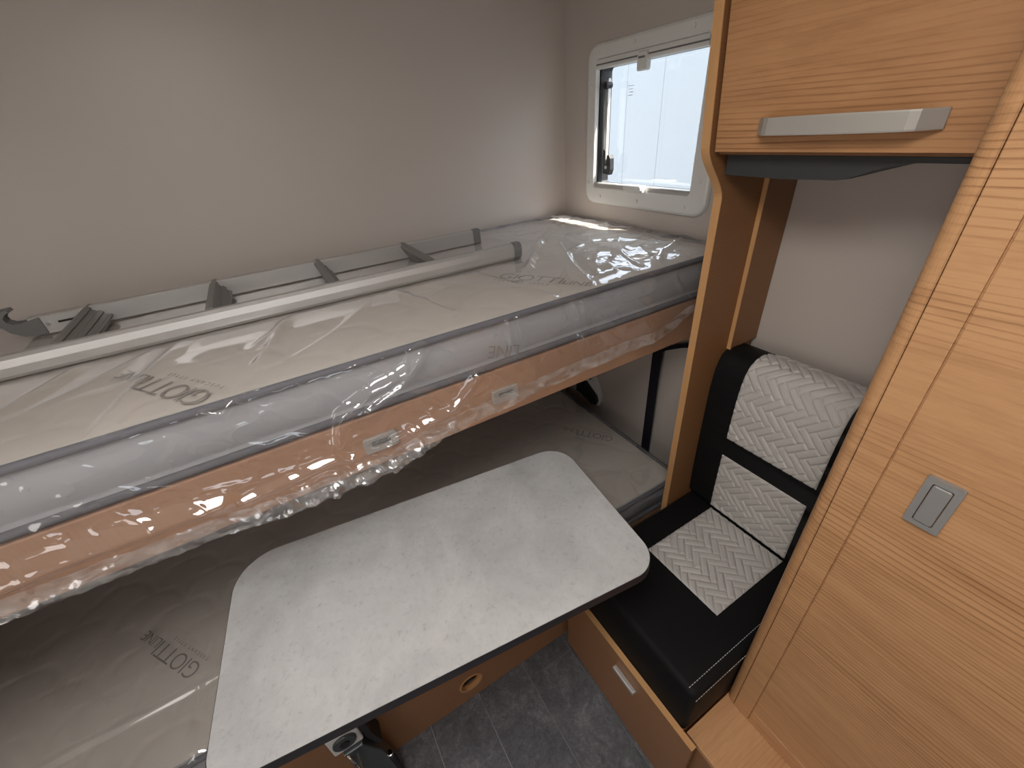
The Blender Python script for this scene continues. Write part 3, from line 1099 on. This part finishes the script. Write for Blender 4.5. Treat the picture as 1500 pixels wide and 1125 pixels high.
# herringbone quilting as real relief
HB_W = 0.0182
HB_N = 3


def herring(a, b, H_=0.0052):
    c = math.cos(R(45))
    u = (a * c + b * c) / HB_W
    v = (-a * c + b * c) / HB_W
    i = np.floor(u)
    j = np.floor(v)
    mm = np.mod(i - j, 2 * HB_N)
    hor = mm < HB_N
    fu = u - i
    fv = v - j
    du = np.where(hor, mm + fu, fu)
    dv = np.where(hor, fv, 2 * HB_N - 1 - mm + fv)
    lu = np.where(hor, HB_N, 1)
    lv = np.where(hor, 1, HB_N)
    d = np.minimum(np.minimum(du, lu - du), np.minimum(dv, lv - dv))
    k = np.clip(d / 0.34, 0, 1)
    return H_ * (1 - (1 - k) ** 2.2)


def panel_grid(n1, n2, fn):
    s, t = np.meshgrid(np.linspace(0, 1, n1), np.linspace(0, 1, n2), indexing='ij')
    return fn(s, t)


def edge_fade(a, b, wa, wb, w=0.006):
    e = np.minimum(np.minimum(a, wa - a), np.minimum(b, wb - b))
    return np.clip(e / w, 0, 1) ** 0.6


ZS = 0.480
sc = thing('seat_cushion', (-0.3, -1.06, 0.2955), 'black seat cushion with a pale herringbone quilted centre', 'cushion')
bm = bmesh.new()
add_box(bm, -0.612, -0.012, -1.2645, -0.866, 0.2955, ZS, 0.016, 4)
bmesh.ops.subdivide_edges(bm, edges=[e for e in bm.edges if e.calc_length() > 0.2], cuts=6, use_grid_fill=True)
put('cover', mesh_of(bm), M['leather'], sc, True)
qx0, qx1, qy0, qy1 = -0.424, -0.1525, -1.177, -0.950


def seat_q(s, t):
    X = qx0 + (qx1 - qx0) * s
    Y = qy0 + (qy1 - qy0) * t
    wa, wb = qx1 - qx0, qy1 - qy0
    hz = herring(X - qx0 + 0.004, Y - qy0) * edge_fade(X - qx0, Y - qy0, wa, wb)
    Z = ZS - 0.002 + 0.0022 * (edge_fade(X - qx0, Y - qy0, wa, wb, 0.002) > 0) + hz
    return grid_mesh(X, Y, Z, True)


put('quilted_inset', panel_grid(200, 165, seat_q), M['quilt'], sc, True)
bm = bmesh.new()
for k in range(70):
    xs = -0.604 + k * 0.0078
    for yy, zz in ((-1.2435, ZS + 0.0004), (-1.2648, ZS - 0.020)):
        add_box(bm, xs, xs + 0.0048, yy - 0.0006, yy + 0.0006, zz - 0.0006, zz + 0.0006)
put('stitching', mesh_of(bm), M['stitch'], sc)['kind'] = 'stuff'

bk = thing('back_cushion', (-0.07, -1.06, ZS), 'black backrest cushion with two pale herringbone quilted fields', 'cushion')
# profile in (x, z)
BP = [(-0.150, ZS + 0.006), (-0.154, 0.56), (-0.156, 0.68), (-0.1565, 0.78), (-0.156, 0.85), (-0.154, 0.90), (-0.149, 0.940), (-0.139, 0.970), (-0.121, 0.988),
      (-0.097, 0.995), (-0.070, 0.993), (-0.040, 0.985), (-0.018, 0.972), (-0.006, 0.955)]


def spline(pts, per=6):
    P = [np.array(p) for p in pts]
    out = []
    for i in range(len(P) - 1):
        p0, p1, p2, p3 = P[max(i - 1, 0)], P[i], P[i + 1], P[min(i + 2, len(P) - 1)]
        for k in range(per):
            t = k / per
            out.append(0.5 * ((2 * p1) + (-p0 + p2) * t + (2 * p0 - 5 * p1 + 4 * p2 - p3) * t * t + (-p0 + 3 * p1 - 3 * p2 + p3) * t ** 3))
    out.append(P[-1])
    return np.array(out)


SP = spline(BP)
prism('cover', [tuple(p) for p in SP] + [(-0.004, ZS + 0.004)], 'y', -1.2625, -0.866, M['leather'], bk, 0.010, 3, True)
arc = np.concatenate([[0], np.cumsum(np.hypot(*np.diff(SP, axis=0).T))])
tn = np.gradient(SP, axis=0)
tn /= np.linalg.norm(tn, axis=1)[:, None]
NRM = np.stack([-tn[:, 1], tn[:, 0]], 1)
if NRM[3, 0] > 0:
    NRM = -NRM


def back_q(a0, a1, y0, y1, na, ny, corner=0.0):
    def fn(s, t):
        A = a0 + (a1 - a0) * s
        Yv = y0 + (y1 - y0) * t
        if corner:
            # rounded upper corner on the side of the bunks
            da = np.clip((A - (a1 - corner)) / corner, 0, 1)
            lim = y1 - corner * (1 - np.sqrt(1 - np.minimum(da, 0.999) ** 2)) * 0.9
            Yv = y0 + (lim - y0) * t
        X = np.interp(A, arc, SP[:, 0])
        Z = np.interp(A, arc, SP[:, 1])
        NX = np.interp(A, arc, NRM[:, 0])
        NZ = np.interp(A, arc, NRM[:, 1])
        wa, wb = a1 - a0, y1 - y0
        ef = edge_fade(A - a0, (Yv - y0), wa, wb)
        h = 0.0012 + herring(A + 0.006, Yv - qy0) * ef - 0.003 * (ef <= 0)
        return grid_mesh(X + NX * h, Yv, Z + NZ * h)
    return panel_grid(na, ny, fn)


arc_at = lambda z: float(np.interp(z, SP[:40, 1], arc[:40]))
put('quilted_inset', back_q(arc_at(0.492), arc_at(0.700), -1.177, -0.946, 150, 165), M['quilt'], bk, True)
put('quilted_inset', back_q(arc_at(0.760), float(arc[-14]), -1.181, -0.946, 215, 170, 0.055), M['quilt'], bk, True)

# ------------------------------------------------------------------ wardrobe and its plinth
wd = thing('wardrobe', (-0.23, -1.7, 0.286), 'tall wooden wardrobe with a framed door and silver push latch', 'wardrobe')
XD, YD = -0.456, -1.288
bm = bmesh.new()
cpts = [(-0.010, YD), (XD, YD)]
rc_ = 0.020
for i in range(0, 9):
    t = R(180 - 90 * i / 8)
    cpts.append((XD + 0.001 + rc_ + rc_ * math.cos(t), YD + 0.002 + rc_ * math.sin(t)))
cpts.append((-0.010, YD + 0.002 + rc_))
add_prism(bm, cpts, 'z', 0.286, ZT)
put('corner_post', mesh_of(bm), M['wood_door'], wd)
boxes('body', [(XD + 0.02, -0.004, -2.2, YD - 0.0005, 0.286, ZT)], M['wood_side_shaded'], wd)
g = 0.0008
FY, FZ = -1.3256, 0.335
dr = box('door', XD + 0.004, XD + 0.02, -2.198, YD - 0.002, 0.288, ZT, M['wood_door'], wd, 0.0)
box('stile', XD, XD + 0.006, FY + g, YD - 0.0007, 0.288, ZT, M['wood_door'], dr, 0.0012)
box('rail', XD, XD + 0.006, -2.198, FY - g, 0.288, FZ - g, M['wood_door'], dr, 0.0012)
box('panel', XD, XD + 0.006, -2.198, FY - g, FZ + g, ZT, M['wood_door'], dr, 0.0012)
bm = bmesh.new()
ly0, ly1, lz0, lz1 = -1.4015, -1.3655, 1.053, 1.131
add_ring(bm, rrect(ly0, ly1, lz0, lz1, 0.002, 3), rrect(ly0 + .0075, ly1 - .0075, lz0 + .0075, lz1 - .0075, 0.002, 3), 'x', XD - 0.007, XD)
lt = put('latch', mesh_of(bm), M['switch'], wd)
prism('latch_button', rrect(ly0 + .0085, ly1 - .0085, lz0 + .0085, lz1 - .0085, 0.003, 4), 'x', XD - 0.0085, XD, M['switch'], lt, 0.0015)

ps = thing('wardrobe_plinth', (-0.3, -1.7, 0.0), 'low wooden step along the foot of the wardrobe', 'step')
box('step_top', -0.596, -0.004, -2.2, -1.266, 0.270, 0.2855, M['wood_step'], ps, 0.001)
box('riser', -0.594, -0.57, -2.2, -1.267, 0.001, 0.270, M['wood_base_shaded'], ps, 0.0)

# ------------------------------------------------------------------ table
TX, TY, TR, TZ = -0.9786, -0.8489, -6.8487, 0.7407
tb = thing('folding_table', (TX, TY, 0.0), 'pale concrete-look table with rounded corners and a black edge', 'table')
tl, tw = 0.4231, 0.2161
rot = Matrix.Translation((TX, TY, 0)) @ Matrix.Rotation(R(TR), 4, 'Z')


def tput(name, bm, m, parent, smooth=False):
    me = mesh_of(bm)
    me.transform(rot)
    return put(name, me, m, parent, smooth)


bm = bmesh.new()
add_prism(bm, rrect(-tl + .0012, tl - .0012, -tw + .0012, tw - .0012, (0.072, 0.085, 0.05, 0.062), 14), 'z', TZ - 0.004, TZ)
tput('table_top', bm, M['table'], tb)
bm = bmesh.new()
add_prism(bm, rrect(-tl, tl, -tw, tw, (0.072, 0.085, 0.05, 0.062), 14), 'z', TZ - 0.024, TZ - 0.0008, 0.0015)
tput('edge_band', bm, M['table_edge'], tb)
# support: bracket on the bunk board with a swivel arm
bm = bmesh.new()
add_box(bm, -1.338, -1.268, -0.862, -0.8105, 0.285, 0.368, 0.004)
br_ = put('bracket', mesh_of(bm), M['white'], tb)
bm = bmesh.new()
add_cyl(bm, (-1.303, -0.864, 0.330), 'y', 0.027, 0.010, 28, 0.003)
put('bracket_bore', mesh_of(bm), M['steel'], br_)
cyl('bore_hole', (-1.303, -0.8695, 0.330), 'y', 0.011, 0.004, M['black'], br_, 20)
bm = bmesh.new()
add_box(bm, -1.325, -1.281, -0.856, -0.818, 0.368, TZ - 0.045, 0.004)
put('column', mesh_of(bm), M['steel'], tb)
bm = bmesh.new()
add_box(bm, -1.39, -1.21, -0.93, -0.75, TZ - 0.046, TZ - 0.0245, 0.004)
put('mounting_plate', mesh_of(bm), M['black'], tb)
prism('hinge_arm', [(-1.318, 0.284), (-1.274, 0.284), (-1.246, 0.20), (-1.226, 0.02), (-1.290, 0.02), (-1.296, 0.19)], 'y', -0.872, -0.836, M['steel'], tb, 0.004)
prism('lock_strut', [(-1.264, 0.365), (-1.250, 0.365), (-1.250, 0.285), (-1.236, 0.22), (-1.250, 0.22), (-1.264, 0.285)], 'y', -0.862, -0.812, M['black'], tb, 0.002)
kn = cyl('clamp_knob', (-1.300, -0.908, 0.198), 'y', 0.019, 0.024, M['black'], tb, 9, 0.004)
cyl('knob_shaft', (-1.300, -0.885, 0.198), 'y', 0.0045, 0.03, M['chrome'], kn, 10)
tube('pull_wire', [(-1.312, -0.868, 0.280), (-1.308, -0.878, 0.25), (-1.302, -0.886, 0.215)], 0.0035, M['chrome'], tb, 8)
tube('lock_pin', [(-1.232, -0.868, 0.01), (-1.236, -0.868, 0.145)], 0.008, M['black'], tb, 10)
cyl('pin_head', (-1.236, -0.868, 0.150), 'z', 0.009, 0.009, M['chrome'], tb, 14, 0.002)
